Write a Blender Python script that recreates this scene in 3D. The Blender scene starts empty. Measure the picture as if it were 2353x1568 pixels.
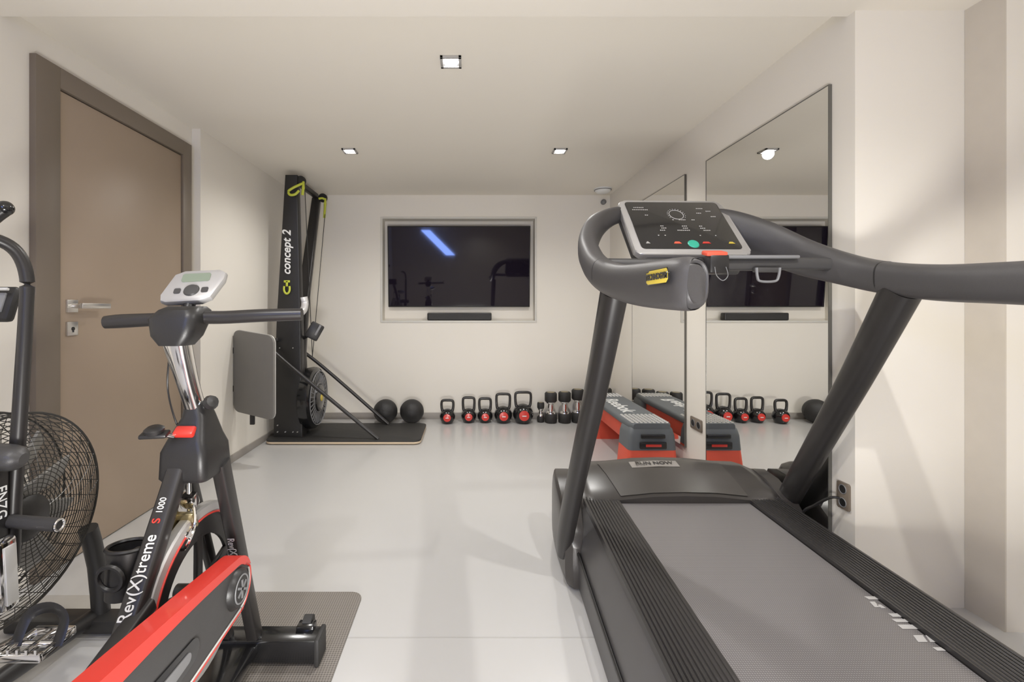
import bpy, bmesh, math, random
from mathutils import Vector, Matrix, Euler
random.seed(4)
scene = bpy.context.scene
V = Vector
CAMZ = 1.2
FL = 1046.0

def P(px, py, Y):
    """world point measured on the photograph at a known distance Y"""
    return V(((px - 1075) * Y / FL, Y, CAMZ + (711 - py) * Y / FL))

# ------------------------------------------------------------------ materials
MATS = {}
def mat(name, col, rough=0.5, metal=0.0, noise=0.05, scale=12, bump=0.0, coat=0.0, spec=None, bscale=None):
    if name in MATS:
        return MATS[name]
    m = bpy.data.materials.new(name)
    m.use_nodes = True
    nt = m.node_tree
    bs = nt.nodes['Principled BSDF']
    tc = nt.nodes.new('ShaderNodeTexCoord')
    nz = nt.nodes.new('ShaderNodeTexNoise')
    nz.inputs['Scale'].default_value = scale
    nz.inputs['Detail'].default_value = 4
    nt.links.new(tc.outputs['Object'], nz.inputs['Vector'])
    mx = nt.nodes.new('ShaderNodeMix')
    mx.data_type = 'RGBA'
    mx.inputs[6].default_value = tuple(min(1, c * (1 - noise)) for c in col) + (1,)
    mx.inputs[7].default_value = tuple(min(1, c * (1 + noise)) for c in col) + (1,)
    nt.links.new(nz.outputs['Fac'], mx.inputs[0])
    nt.links.new(mx.outputs[2], bs.inputs['Base Color'])
    bs.inputs['Roughness'].default_value = rough
    bs.inputs['Metallic'].default_value = metal
    if coat:
        bs.inputs['Coat Weight'].default_value = coat
        bs.inputs['Coat Roughness'].default_value = 0.08
    if spec is not None:
        bs.inputs['Specular IOR Level'].default_value = spec
    if bump:
        n2 = nt.nodes.new('ShaderNodeTexNoise')
        n2.inputs['Scale'].default_value = bscale or 300
        nt.links.new(tc.outputs['Object'], n2.inputs['Vector'])
        bp = nt.nodes.new('ShaderNodeBump')
        bp.inputs['Strength'].default_value = bump
        bp.inputs['Distance'].default_value = 0.002
        nt.links.new(n2.outputs['Fac'], bp.inputs['Height'])
        nt.links.new(bp.outputs['Normal'], bs.inputs['Normal'])
    MATS[name] = m
    return m

def emit(name, col, s):
    m = bpy.data.materials.new(name)
    m.use_nodes = True
    b = m.node_tree.nodes['Principled BSDF']
    b.inputs['Base Color'].default_value = tuple(col) + (1,)
    b.inputs['Emission Color'].default_value = tuple(col) + (1,)
    b.inputs['Emission Strength'].default_value = s
    return m

M_wall = mat('wall_plaster', (0.755, 0.715, 0.645), 0.75, noise=0.02, scale=1.5, bump=0.05, bscale=120)
M_ceil = mat('ceiling_plaster', (0.78, 0.735, 0.66), 0.8, noise=0.02, scale=1.2)
M_floor = mat('floor_resin', (0.50, 0.492, 0.48), 0.24, noise=0.03, scale=1.7, bump=0.02, bscale=60)
M_joint = mat('floor_joint', (0.40, 0.39, 0.375), 0.5)
M_base = mat('baseboard_grey', (0.30, 0.275, 0.25), 0.5)
M_door = mat('door_taupe', (0.33, 0.255, 0.19), 0.42, noise=0.05, scale=3)
M_frame = mat('door_frame_taupe', (0.175, 0.142, 0.11), 0.45, noise=0.04, scale=4)
M_nickel = mat('brushed_nickel', (0.72, 0.70, 0.67), 0.3, 0.9)
M_chrome = mat('chrome', (0.85, 0.84, 0.83), 0.1, 1.0, noise=0.01)
M_black = mat('black_plastic', (0.016, 0.015, 0.015), 0.4, noise=0.15, bump=0.1)
M_blackgl = mat('black_gloss', (0.008, 0.008, 0.009), 0.18, noise=0.05, coat=0.5)
M_char = mat('charcoal_plastic', (0.050, 0.048, 0.048), 0.42, noise=0.08, bump=0.15, bscale=500)
M_arm = mat('soft_grip_charcoal', (0.055, 0.052, 0.053), 0.45, noise=0.07, bump=0.2, bscale=500)
M_post = mat('post_dark', (0.022, 0.020, 0.0195), 0.34, noise=0.06)
M_hood = mat('hood_grey_brown', (0.038, 0.034, 0.032), 0.3, noise=0.06)
M_silver = mat('silver_plastic', (0.43, 0.42, 0.41), 0.35, 0.3)
M_lsilver = mat('light_silver', (0.55, 0.54, 0.52), 0.35, 0.2)
M_rubber = mat('rubber', (0.024, 0.023, 0.022), 0.6, noise=0.15, bump=0.3, bscale=200)
M_red = mat('red_gloss', (0.60, 0.038, 0.026), 0.35, noise=0.05, coat=0.3)
M_orange = mat('orange_red', (0.72, 0.10, 0.055), 0.5)
M_green = mat('lime_green', (0.50, 0.54, 0.05), 0.45)
M_btn = mat('green_button', (0.03, 0.36, 0.25), 0.4)
M_yellow = mat('yellow_badge', (0.60, 0.46, 0.06), 0.45)
M_white = mat('white_print', (0.74, 0.74, 0.73), 0.5, noise=0.01)
M_grey = mat('mid_grey', (0.19, 0.19, 0.195), 0.5)
M_step = mat('step_grey', (0.12, 0.132, 0.142), 0.55)
M_brass = mat('brass', (0.42, 0.35, 0.2), 0.3, 0.9)
M_wood = mat('plywood_edge', (0.60, 0.48, 0.34), 0.6)
M_panel = mat('panel_grey', (0.18, 0.172, 0.16), 0.5)
M_lcd = mat('lcd', (0.20, 0.24, 0.18), 0.25)
M_print = mat('faint_print', (0.50, 0.49, 0.48), 0.6)
M_screen = mat('tv_glass', (0.010, 0.007, 0.014), 0.03, noise=0.02, spec=0.5)
M_ball = mat('ball_rubber', (0.020, 0.019, 0.019), 0.55, noise=0.2, scale=60, bump=0.6, bscale=120)
M_mirror = mat('mirror_glass', (0.90, 0.90, 0.88), 0.0, 1.0, noise=0.0)
M_medge = mat('mirror_edge', (0.12, 0.115, 0.10), 0.3)
M_lamp = emit('lamp_glow', (1.0, 0.96, 0.9), 25)
M_blue = emit('blue_tube', (0.24, 0.38, 1.0), 22)

def pattern_mat(name, c1, c2, scale, rough=0.6):
    m = bpy.data.materials.new(name)
    m.use_nodes = True
    nt = m.node_tree
    bs = nt.nodes['Principled BSDF']
    tc = nt.nodes.new('ShaderNodeTexCoord')
    ck = nt.nodes.new('ShaderNodeTexVoronoi')
    ck.inputs['Scale'].default_value = scale
    ck.inputs['Randomness'].default_value = 0.0
    nt.links.new(tc.outputs['Object'], ck.inputs['Vector'])
    rp = nt.nodes.new('ShaderNodeValToRGB')
    rp.color_ramp.elements[0].position = 0.25
    rp.color_ramp.elements[1].position = 0.55
    rp.color_ramp.elements[0].color = tuple(c1) + (1,)
    rp.color_ramp.elements[1].color = tuple(c2) + (1,)
    nt.links.new(ck.outputs['Distance'], rp.inputs['Fac'])
    nt.links.new(rp.outputs['Color'], bs.inputs['Base Color'])
    bs.inputs['Roughness'].default_value = rough
    return m
M_mat = pattern_mat('mat_weave', (0.12, 0.107, 0.094), (0.27, 0.245, 0.22), 110)
M_belt = pattern_mat('belt_weave', (0.36, 0.342, 0.342), (0.13, 0.122, 0.122), 150, 0.38)

# ------------------------------------------------------------------ builder
def catmull(pts, sub):
    if sub <= 1 or len(pts) < 3:
        return [tuple(p) for p in pts]
    out = []
    n = len(pts)
    for i in range(n - 1):
        p0 = pts[max(i - 1, 0)]; p1 = pts[i]; p2 = pts[i + 1]; p3 = pts[min(i + 2, n - 1)]
        for k in range(sub):
            t = k / sub
            out.append(tuple(0.5 * ((2 * b) + (-a + c) * t + (2 * a - 5 * b + 4 * c - d) * t * t + (-a + 3 * b - 3 * c + d) * t ** 3)
                             for a, b, c, d in zip(p0, p1, p2, p3)))
    out.append(tuple(pts[-1]))
    return out

def rrect(x0, y0, x1, y1, r, n=5):
    o = []
    for cx, cy, a0 in ((x1 - r, y1 - r, 0), (x0 + r, y1 - r, 90), (x0 + r, y0 + r, 180), (x1 - r, y0 + r, 270)):
        for k in range(n + 1):
            a = math.radians(a0 + 90 * k / n)
            o.append((cx + r * math.cos(a), cy + r * math.sin(a)))
    return o

class B:
    def __init__(s):
        s.v = []; s.f = []; s.m = []
    def add(s, vs, fs, mat=0):
        o = len(s.v)
        s.v += [V(v) for v in vs]
        s.f += [[i + o for i in f] for f in fs]
        s.m += [mat] * len(fs)
        return s
    def bm(s, bm, mat=0):
        bm.verts.index_update()
        s.add([v.co.copy() for v in bm.verts], [[v.index for v in f.verts] for f in bm.faces], mat)
        bm.free()
        return s
    def box(s, c, size, rot=None, bevel=0.0, mat=0, seg=2):
        bm = bmesh.new()
        bmesh.ops.create_cube(bm, size=1)
        for v in bm.verts:
            v.co = V((v.co.x * size[0], v.co.y * size[1], v.co.z * size[2]))
        if bevel:
            bmesh.ops.bevel(bm, geom=bm.edges[:], offset=bevel, segments=seg, affect='EDGES', profile=0.5)
        R = rot if isinstance(rot, Matrix) else (Euler(rot).to_matrix() if rot else Matrix.Identity(3))
        for v in bm.verts:
            v.co = R @ v.co + V(c)
        return s.bm(bm, mat)
    def box2(s, a, b, bevel=0.0, mat=0, seg=2):
        c = [(a[i] + b[i]) / 2 for i in range(3)]
        return s.box(c, [abs(b[i] - a[i]) for i in range(3)], None, bevel, mat, seg)
    def sweep(s, pts, rad, n=14, ref=(0, 0, 1), sub=6, closed=False, mat=0, power=2.0):
        N = len(pts)
        if not isinstance(rad, list):
            rad = [rad] * N
        rad = [r if isinstance(r, tuple) else (r, r) for r in rad]
        comb = [tuple(p) + r for p, r in zip(pts, rad)]
        if not closed:
            comb = catmull(comb, sub)
        N = len(comb)
        vs = []; fs = []
        ref = V(ref)
        for i, c in enumerate(comb):
            p = V(c[:3])
            if closed:
                t = V(comb[(i + 1) % N][:3]) - V(comb[i - 1][:3])
            else:
                t = V(comb[min(i + 1, N - 1)][:3]) - V(comb[max(i - 1, 0)][:3])
            t.normalize()
            sd = t.cross(ref)
            if sd.length < 1e-4:
                sd = t.cross(V((0.3, 1, 0.2)))
            sd.normalize()
            up = sd.cross(t)
            for k in range(n):
                a = 2 * math.pi * k / n
                ca, sa = math.cos(a), math.sin(a)
                e = 2.0 / power
                x = math.copysign(abs(ca) ** e, ca) * c[3]
                y = math.copysign(abs(sa) ** e, sa) * c[4]
                vs.append(p + sd * x + up * y)
        M = N if closed else N - 1
        for i in range(M):
            for k in range(n):
                a = i * n + k; b = i * n + (k + 1) % n
                c2 = ((i + 1) % N) * n + (k + 1) % n; d = ((i + 1) % N) * n + k
                fs.append([a, b, c2, d])
        if not closed:
            fs.append(list(range(n))[::-1])
            fs.append([(N - 1) * n + k for k in range(n)])
        return s.add(vs, fs, mat)
    def cyl(s, p0, p1, r0, r1=None, n=20, mat=0):
        r1 = r0 if r1 is None else r1
        return s.sweep([p0, p1], [r0, r1], n=n, sub=1, mat=mat, ref=(0.01, 0.02, 1) if abs((V(p1) - V(p0)).normalized().z) < 0.9 else (1, 0, 0))
    def ring(s, c, axis, R, r, n=32, m=8, mat=0):
        ax = V(axis).normalized()
        u = ax.orthogonal().normalized(); w = ax.cross(u)
        pts = [V(c) + (u * math.cos(2 * math.pi * i / n) + w * math.sin(2 * math.pi * i / n)) * R for i in range(n)]
        return s.sweep(pts, r, n=m, ref=ax, closed=True, mat=mat)
    def lathe(s, prof, c, axis=(0, 0, 1), n=32, mat=0):
        ax = V(axis).normalized()
        u = ax.orthogonal().normalized(); w = ax.cross(u)
        vs = []; fs = []
        for (r, h) in prof:
            for k in range(n):
                a = 2 * math.pi * k / n
                vs.append(V(c) + ax * h + (u * math.cos(a) + w * math.sin(a)) * max(r, 1e-4))
        for i in range(len(prof) - 1):
            for k in range(n):
                fs.append([i * n + k, i * n + (k + 1) % n, (i + 1) * n + (k + 1) % n, (i + 1) * n + k])
        return s.add(vs, fs, mat)
    def loft(s, secs, mat=0, caps=True):
        n = len(secs[0]); vs = [p for q in secs for p in q]; fs = []
        for i in range(len(secs) - 1):
            for k in range(n):
                fs.append([i * n + k, i * n + (k + 1) % n, (i + 1) * n + (k + 1) % n, (i + 1) * n + k])
        if caps:
            fs.append(list(range(n))[::-1]); fs.append([(len(secs) - 1) * n + k for k in range(n)])
        return s.add(vs, fs, mat)
    def prism(s, out, O, U, W, depth, bevel=0.0, mat=0):
        O = V(O); U = V(U); W = V(W); D = U.cross(W).normalized() * depth
        bm = bmesh.new()
        a = [bm.verts.new(O + U * p[0] + W * p[1]) for p in out]
        b = [bm.verts.new(O + U * p[0] + W * p[1] + D) for p in out]
        f1 = bm.faces.new(a[::-1]); f2 = bm.faces.new(b)
        n = len(out)
        for i in range(n):
            bm.faces.new([a[i], a[(i + 1) % n], b[(i + 1) % n], b[i]])
        if bevel:
            bmesh.ops.bevel(bm, geom=list(set(f1.edges[:] + f2.edges[:])), offset=bevel, segments=2, affect='EDGES', profile=0.5)
        return s.bm(bm, mat)
    def sphere(s, c, r, sc=(1, 1, 1), seg=24, mat=0):
        bm = bmesh.new()
        bmesh.ops.create_uvsphere(bm, u_segments=seg, v_segments=seg // 2 + 2, radius=r)
        for v in bm.verts:
            v.co = V((v.co.x * sc[0], v.co.y * sc[1], v.co.z * sc[2])) + V(c)
        return s.bm(bm, mat)
    def obj(s, name, mats, parent=None, label=None, kind=None, category=None, group=None, origin=None, angle=38):
        if not isinstance(mats, (list, tuple)):
            mats = [mats]
        lo = V([min(v[i] for v in s.v) for i in range(3)]); hi = V([max(v[i] for v in s.v) for i in range(3)])
        o = V(origin) if origin else V(((lo.x + hi.x) / 2, (lo.y + hi.y) / 2, lo.z if parent is None else (lo.z + hi.z) / 2))
        me = bpy.data.meshes.new(name)
        me.from_pydata([v - o for v in s.v], [], s.f)
        for m in mats:
            me.materials.append(m)
        for p, mi in zip(me.polygons, s.m):
            p.material_index = mi
            p.use_smooth = True
        bm = bmesh.new(); bm.from_mesh(me)
        bmesh.ops.recalc_face_normals(bm, faces=bm.faces)
        bm.to_mesh(me); bm.free()
        me.set_sharp_from_angle(angle=math.radians(angle))
        ob = bpy.data.objects.new(name, me)
        return place(ob, o, parent, label, kind, category, group)

WL = {}
def place(ob, o, parent=None, label=None, kind=None, category=None, group=None):
    scene.collection.objects.link(ob)
    WL[ob] = V(o)
    if parent is not None:
        ob.parent = parent
        ob.location = V(o) - WL[parent]
    else:
        ob.location = V(o)
    if label: ob['label'] = label
    if kind: ob['kind'] = kind
    if category: ob['category'] = category
    if group: ob['group'] = group
    return ob

def empty(name, loc, **k):
    e = bpy.data.objects.new(name, None)
    e.empty_display_size = 0.1
    return place(e, V(loc), **k)

def text(body, size, O, X, Yd, m, name, parent, ext=0.0008, shear=0.0, bold=0.0, align='CENTER', spacing=1.0, sx=1.0):
    cu = bpy.data.curves.new(name, 'FONT')
    cu.body = body; cu.size = size; cu.extrude = ext; cu.shear = shear; cu.offset = bold
    cu.align_x = align; cu.align_y = 'CENTER'; cu.space_character = spacing
    tmp = bpy.data.objects.new('tmp', cu)
    scene.collection.objects.link(tmp)
    dg = bpy.context.evaluated_depsgraph_get()
    me = bpy.data.meshes.new_from_object(tmp.evaluated_get(dg))
    bpy.data.objects.remove(tmp)
    X = V(X).normalized(); Yd = V(Yd).normalized(); Z = X.cross(Yd)
    R = Matrix((X, Yd, Z)).transposed()
    for v in me.vertices:
        v.co = R @ V((v.co.x * sx, v.co.y, v.co.z))
    me.materials.clear(); me.materials.append(m)
    ob = bpy.data.objects.new(name, me)
    return place(ob, O, parent)

# ------------------------------------------------------------------ room shell
XL, XL2, XR, YB, ZC = -1.91, -1.85, 1.555, 4.98, 2.45
YC = 1.828
S = 'structure'
b = B().box2((-2.3, -1.7, -0.1), (2.8, 5.3, 0)).box2((-1.85, 1.658, 0), (1.5, 1.664, 0.0006), mat=1)
b.obj('floor', [M_floor, M_joint], kind=S)
B().box2((-2.3, -1.7, ZC), (2.8, 5.3, ZC + 0.1)).obj('ceiling', M_ceil, kind=S)
B().box2((-2.1, -1.5, 2.40), (2.6, 1.865, 2.449)).obj('trim_1', M_ceil, kind=S)
B().box2((-2.15, -1.6, 0), (XL, 3.15, ZC)).box2((-2.15, 3.15, 0), (XL2, 5.2, ZC)).obj('wall_left', M_wall, kind=S)
b = B().box2((XR, YC, 0), (2.2, 5.2, ZC)).box2((2.0, 1.69, 0), (2.7, YC, ZC)).box2((2.35, -1.6, 0), (2.7, 1.69, ZC))
b.obj('wall_right', M_wall, kind=S)
# facing on the wall return, its shade painted in as darker beige
B().box2((1.994, 1.69, 0), (2.0, YC - .001, 2.40)).obj('trim_shade', mat('jamb_shade', (0.56, 0.51, 0.44), 0.7), kind=S)
B().box2((-2.3, -1.7, 0), (2.8, -1.5, ZC)).obj('wall_rear', M_wall, kind=S)
nx0, nx1, nz0, nz1 = -0.933, 0.733, 1.076, 2.19
b = B().box2((-1.85, YB, 0), (nx0, 5.2, ZC)).box2((nx1, YB, 0), (XR, 5.2, ZC))
b.box2((nx0, YB, 0), (nx1, 5.2, nz0)).box2((nx0, YB, nz1), (nx1, 5.2, ZC)).box2((nx0, 5.12, nz0), (nx1, 5.2, nz1))
b.obj('wall_back', M_wall, kind=S)
B().box2((-1.85, 4.966, 0), (XR, 4.98, 0.07), 0.002).obj('baseboard_back', M_base, kind=S)
B().box2((-1.85, 3.15, 0), (-1.838, 4.966, 0.06), 0.002).obj('baseboard_left', M_base, kind=S)
# niche edge trim
b = B()
e = 0.022
for a0, a1 in (((nx0 - e, nz0 - e), (nx0, nz1 + e)), ((nx1, nz0 - e), (nx1 + e, nz1 + e)), ((nx0, nz1), (nx1, nz1 + e)), ((nx0, nz0 - e), (nx1, nz0))):
    b.box2((a0[0], YB - 0.006, a0[1]), (a1[0], YB + 0.01, a1[1]), 0.001)
b.obj('trim_2', mat('niche_trim', (0.62, 0.60, 0.55), 0.5), kind=S)

# door
dy0, dy1, ly0, ly1 = 1.982, 3.10, 2.114, 3.004
door = empty('door_1', (XL, 2.55, 0), kind=S, label='taupe flush door in a darker taupe frame')
b = B().box2((-1.94, dy0, 0), (-1.88, ly0 - 0.012, 2.317), 0.002)
b.box2((-1.94, ly1 + 0.006, 0), (-1.88, dy1, 2.317), 0.002).box2((-1.94, ly0 - 0.012, 2.222), (-1.88, ly1 + 0.006, 2.317), 0.002)
b.obj('door_frame', M_frame, door, label='dark taupe door frame')
B().box2((-1.93, ly0, 0.008), (-1.892, ly1, 2.215), 0.003).obj('door_leaf', M_door, door, label='taupe flush door leaf')
b = B().box2((-1.93, ly0 - 0.011, 0.01), (-1.897, ly0 - 0.001, 2.22), 0, mat=0)
b.box2((-1.9, ly0 - 0.011, 1.10), (-1.893, ly0 - 0.002, 1.42), 0.001, mat=1)
b.obj('strike_plate', [M_black, M_nickel], door)
b = B().box2((-1.892, 2.140, 1.185), (-1.882, 2.20, 1.245), 0.002)
b.cyl((-1.885, 2.17, 1.215), (-1.83, 2.17, 1.215), 0.011).box2((-1.84, 2.158, 1.203), (-1.825, 2.33, 1.229), 0.003)
b.obj('door_handle', M_nickel, door, label='brushed metal lever handle')
b = B().box2((-1.892, 2.14, 1.075), (-1.882, 2.20, 1.14), 0.002).cyl((-1.882, 2.17, 1.107), (-1.88, 2.17, 1.107), 0.009, mat=1)
b.box2((-1.883, 2.167, 1.09), (-1.879, 2.173, 1.105), mat=1)
b.obj('door_lock', [M_nickel, M_black], door)

# rear blue wall lamp (seen as reflection in the screen)
b = B().add([(x, y, z) for y in (-1.499, -1.46) for x, z in ((-1.17, 2.28), (-0.95, 2.28), (-0.33, 1.66), (-0.55, 1.66))],
            [[0, 1, 2, 3], [4, 5, 6, 7], [0, 1, 5, 4], [1, 2, 6, 5], [2, 3, 7, 6], [3, 0, 4, 7]])
b.obj('wall_lamp', M_blue, label='slanted blue glowing panel lamp on the wall', category='lamp')

# television
tv = empty('television', (-0.1, 5.06, nz0), label='black flat screen television set in a wall niche', category='television')
tilt = math.radians(4)
R = Euler((tilt, 0, 0)).to_matrix()
tvc = V((-0.098, 5.055, 1.672))
B().box(tvc, (1.575, 0.035, 0.895), R, 0.004).obj('television_body', M_black, tv)
B().box(tvc + R @ V((0, -0.0185, 0)), (1.553, 0.003, 0.868), R).obj('screen', M_screen, tv, label='dark glossy glass screen')
B().box2((-0.25, 5.07, 1.5), (0.05, 5.119, 1.8)).obj('wall_bracket', M_black, tv)
sb = B().box2((-0.447, 5.0, nz0 + 0.001), (0.262, 5.09, nz0 + 0.085), 0.012).box2((-0.43, 4.996, nz0 + 0.012), (0.245, 5.001, nz0 + 0.074), mat=1)
sb.obj('soundbar', [M_black, M_rubber], label='slim black soundbar under the television in the niche', category='speaker')

# ceiling spots
def spot(x, y, sz, z=ZC, energy=60, ang=125, soft=.04):
    e = empty('ceiling_spotlight', (x, y, z), label='square recessed ceiling spotlight, lit', category='ceiling light', group='recessed ceiling spotlights')
    h = sz / 2; b = B()
    for sx, sy, lx, ly in ((0, 1, h, .007), (0, -1, h, .007), (1, 0, .007, h), (-1, 0, .007, h)):
        b.box((x + sx * (h - .007), y + sy * (h - .007), z - 0.006), (2 * lx, 2 * ly, 0.012), None, 0.001)
    b.obj('trim_ring', M_silver, e)
    B().box((x, y, z - 0.002), (sz - .02, sz - .02, 0.004)).obj('reflector', M_grey, e)
    B().lathe([(0, -.012), (sz * .33, -.011), (sz * .37, -.003), (0, -.002)], (x, y, z)).obj('lamp_lens', M_lamp, e)
    l = bpy.data.lights.new('spot_lamp', 'SPOT'); l.energy = energy; l.spot_size = math.radians(ang); l.spot_blend = 0.9
    l.shadow_soft_size = soft; l.color = (1.0, 0.98, 0.945)
    lo = bpy.data.objects.new('spot_lamp', l)
    place(lo, V((x, y, z - 0.03)), e)
for x, y in ((-0.085, 2.29), (-0.928, 3.58), (0.722, 3.58)):
    spot(x, y, 0.105, energy=52, ang=155)
for x, y, en in ((-0.75, 0.25, 40), (0.95, 0.75, 62), (0.3, -0.9, 26)):
    spot(x, y, 0.105, z=2.40, energy=en, ang=150, soft=.02)

# smoke detector
x, y = 1.40, 4.72
b = B().lathe([(0, -.045), (.05, -.045), (.07, -.035), (.085, -.012), (.09, 0), (0, 0)], (x, y, ZC))
b.lathe([(.072, -.02), (.088, -.018), (.088, -.013), (.072, -.012)], (x, y, ZC), mat=1)
b.obj('smoke_detector', [M_white, M_grey], label='round white smoke detector on the ceiling', category='smoke detector')
B().cyl((1.48, 4.98, 2.37), (1.48, 4.95, 2.37), 0.028).sphere((1.48, 4.95, 2.37), 0.022, (1, .6, 1)).obj('motion_sensor', M_grey, label='small round grey sensor on the wall', category='sensor')

# mirrors
def mirror(y0, y1):
    e = empty('wall_mirror', (XR - 0.008, (y0 + y1) / 2, 0.22), label='tall frameless mirror with a dark edge fixed to the wall', category='mirror', group='tall wall mirrors')
    B().box2((XR - 0.013, y0, 0.22), (XR - 0.009, y1, 2.157)).obj('mirror_glass', M_mirror, e)
    b = B(); t = 0.004
    b.box2((XR - 0.0145, y0 - t, 0.22 - t), (XR - 0.0005, y0, 2.157 + t)).box2((XR - 0.0145, y1, 0.22 - t), (XR - 0.0005, y1 + t, 2.157 + t))
    b.box2((XR - 0.0145, y0, 2.157), (XR - 0.0005, y1, 2.157 + t)).box2((XR - 0.0145, y0, 0.22 - t), (XR - 0.0005, y1, 0.22))
    b.box2((XR - 0.009, y0, 0.22), (XR - 0.0005, y1, 2.157))
    b.obj('mirror_edge', M_medge, e)
mirror(1.947, 2.945)
mirror(3.24, 4.27)

# power outlets
def outlet(o, U, W, n, w, h):
    e = empty('power_outlet', o, label='brown double power outlet on the wall', category='power outlet')
    U = V(U); W = V(W)
    B().prism(rrect(-w / 2, -h / 2, w / 2, h / 2, 0.006), V(o), U, W, 0.009, 0.002).obj('outlet_plate', M_frame, e)
    D = U.cross(W)
    for i in range(n):
        c = V(o) + W * (h / 2 - h / (2 * n) - i * h / n) if h > w else V(o) + U * (-w / 2 + w / (2 * n) + i * w / n)
        b = B()
        b.ring(c + D * .0095, D, min(w, h) * .3, .002, 20, 6).lathe([(0, .0092), (min(w, h) * .28, .0092), (min(w, h) * .28, .0098), (0, .0098)], c, D, 20, mat=1)
        b.obj('socket', [M_grey, M_black], e)
outlet((XR, 3.09, 0.42), (0, -1, 0), (0, 0, 1), 2, 0.15, 0.08)
outlet((XR, 1.878, 0.43), (0, -1, 0), (0, 0, 1), 2, 0.06, 0.11)

# ------------------------------------------------------------------ treadmill
TS = 0.92   # true size of the machine relative to the drawing dimensions
TL = 0.1043 # raised on its feet
def cx(y):
    return 1.068 + 0.0526 * (y - 2.28)
def T(o, y, z):
    return V((cx(y) + o, y, z))
tm = empty('treadmill', T(0, 1.6, 0), label='large charcoal grey treadmill with console and handrails', category='treadmill')
sec = [(-.545, -.092), (-.548, .03), (-.530, .12), (-.505, .21), (-.49, .24), (.49, .24), (.505, .21), (.530, .12), (.548, .03), (.545, -.092)]
ys = [.50, .56, 1.0, 1.6, 2.1, 2.35]
b = B().loft([[T(o * (.94 if y < .52 else 1), y, z * (.8 if y < .52 else 1)) for o, z in sec] for y in ys])
b.obj('deck_frame', mat('deck_grey', (.075, .072, .072), .4), tm)
for o in (-.549, .549):
    B().sweep([T(o, .7, .04), T(o, 1.5, .05), T(o, 2.2, .07)], (.006, .012), sub=4).obj('side_trim', M_black, tm)
for o in (-.45, .45):
    for y in (.65, 2.2):
        B().cyl(T(o, y, -.104), T(o, y, -.08), .03).obj('foot', M_black, tm)
b = B()
b.loft([[T(o, y, z) for o, z in ((-.312, .2405), (.318, .2405), (.318, .246), (-.312, .246))] for y in (.55, 1.4, 2.30)])
def onz(px, py, z):
    Y = (CAMZ - z) * FL / (py - 711)
    return V(((px - 1075) * Y / FL, Y, z))
for x0, x1, y0, y1 in ((1985, 2020, 1371, 1378), (1998, 2010, 1383, 1396), (2014, 2024, 1390, 1398), (2034, 2062, 1386, 1397), (2040, 2110, 1410, 1418), (2048, 2124, 1423, 1430), (2062, 2130, 1436, 1446), (2098, 2120, 1460, 1476), (2126, 2142, 1460, 1476), (2148, 2162, 1460, 1476), (2142, 2162, 1488, 1496), (2168, 2190, 1488, 1496)):
    q = [onz(x0, y0, .2468), onz(x1, y0, .2468), onz(x1 + 12, y1, .2468), onz(x0 + 12, y1, .2468)]
    b.add(q, [[0, 1, 2, 3]], 1)
b.obj('running_belt', [M_belt, M_print], tm, label='grey woven running belt with worn white marks')
for sgn in (-1, 1):
    b = B()
    i0, i1 = (.322, .492)
    b.loft([[T(sgn * o, y, z) for o, z in ((i0, .2405), (i1 + .005, .2405), (i1, .258), (i0, .262))] for y in (.55, 1.4, 2.33)])
    for k in range(11):
        o = sgn * (i0 + .012 + k * .0142)
        b.sweep([T(o, .56, .2615), T(o, 2.32, .2615)], (.0042, .0035), n=6, sub=1)
    b.obj('side_rail', mat('rail_black', (.028, .026, .026), .28), tm, label='black ribbed foot rail')
# hood
def hood_sec(y, zt, hw, zb=.12, dome=.02):
    pr = [(-1, zb), (-1, zt - .05), (-.96, zt - .018), (-.86, zt - .004), (-.62, zt), (-.3, zt + dome * .8), (0, zt + dome), (.3, zt + dome * .8), (.62, zt), (.86, zt - .004), (.96, zt - .018), (1, zt - .05), (1, zb)]
    return [T(o * hw, y, z) for o, z in pr]
hs = [(2.235, .262, .505), (2.25, .272, .51), (2.33, .295, .515), (2.42, .318, .515), (2.52, .335, .505), (2.60, .335, .485), (2.66, .315, .45), (2.70, .25, .40)]
B().loft([hood_sec(y, z, w, -.02) for y, z, w in hs]).obj('motor_cover', M_hood, tm, label='smooth grey-brown motor cover', angle=50)
def hood_z(o, y):
    for (y0, z0, w0), (y1, z1, w1) in zip(hs, hs[1:]):
        if y0 <= y <= y1:
            t = (y - y0) / (y1 - y0)
            zt = z0 + (z1 - z0) * t; hw = w0 + (w1 - w0) * t
            u = abs(o) / hw
            for (a, za), (c, zc) in zip([(0, .02), (.3, .016), (.62, 0), (.86, -.004), (.96, -.018), (1, -.05)], [(.3, .016), (.62, 0), (.86, -.004), (.96, -.018), (1, -.05), (1.1, -.06)]):
                if a <= u <= c:
                    return zt + za + (zc - za) * (u - a) / (c - a)
    return .3
b = B()
ygrid = [2.25 + .30 * k / 10 for k in range(11)]
rows = []
for i, y in enumerate(ygrid):
    w0 = -.31 - .05 * i / 10; w1 = .32
    rows.append([T(w0 + (w1 - w0) * k / 16, y, hood_z(w0 + (w1 - w0) * k / 16, y) + .004) for k in range(17)])
vs = [p for r in rows for p in r]
fs = [[i * 17 + k, i * 17 + k + 1, (i + 1) * 17 + k + 1, (i + 1) * 17 + k] for i in range(10) for k in range(16)]
b.add(vs, fs)
b.obj('cover_panel', mat('hood_panel', (0.055, 0.050, 0.046), 0.3), tm)
def hp(o, y, l): return T(o, y, hood_z(o, y) + l)
o0, o1, yy0, yy1 = -.19, .07, 2.46, 2.525
q = [hp(o0, yy0, .006), hp(-.05, yy0, .007), hp(o1, yy0, .006), hp(o1, yy1, .006), hp(-.05, yy1, .007), hp(o0, yy1, .006)]
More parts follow.
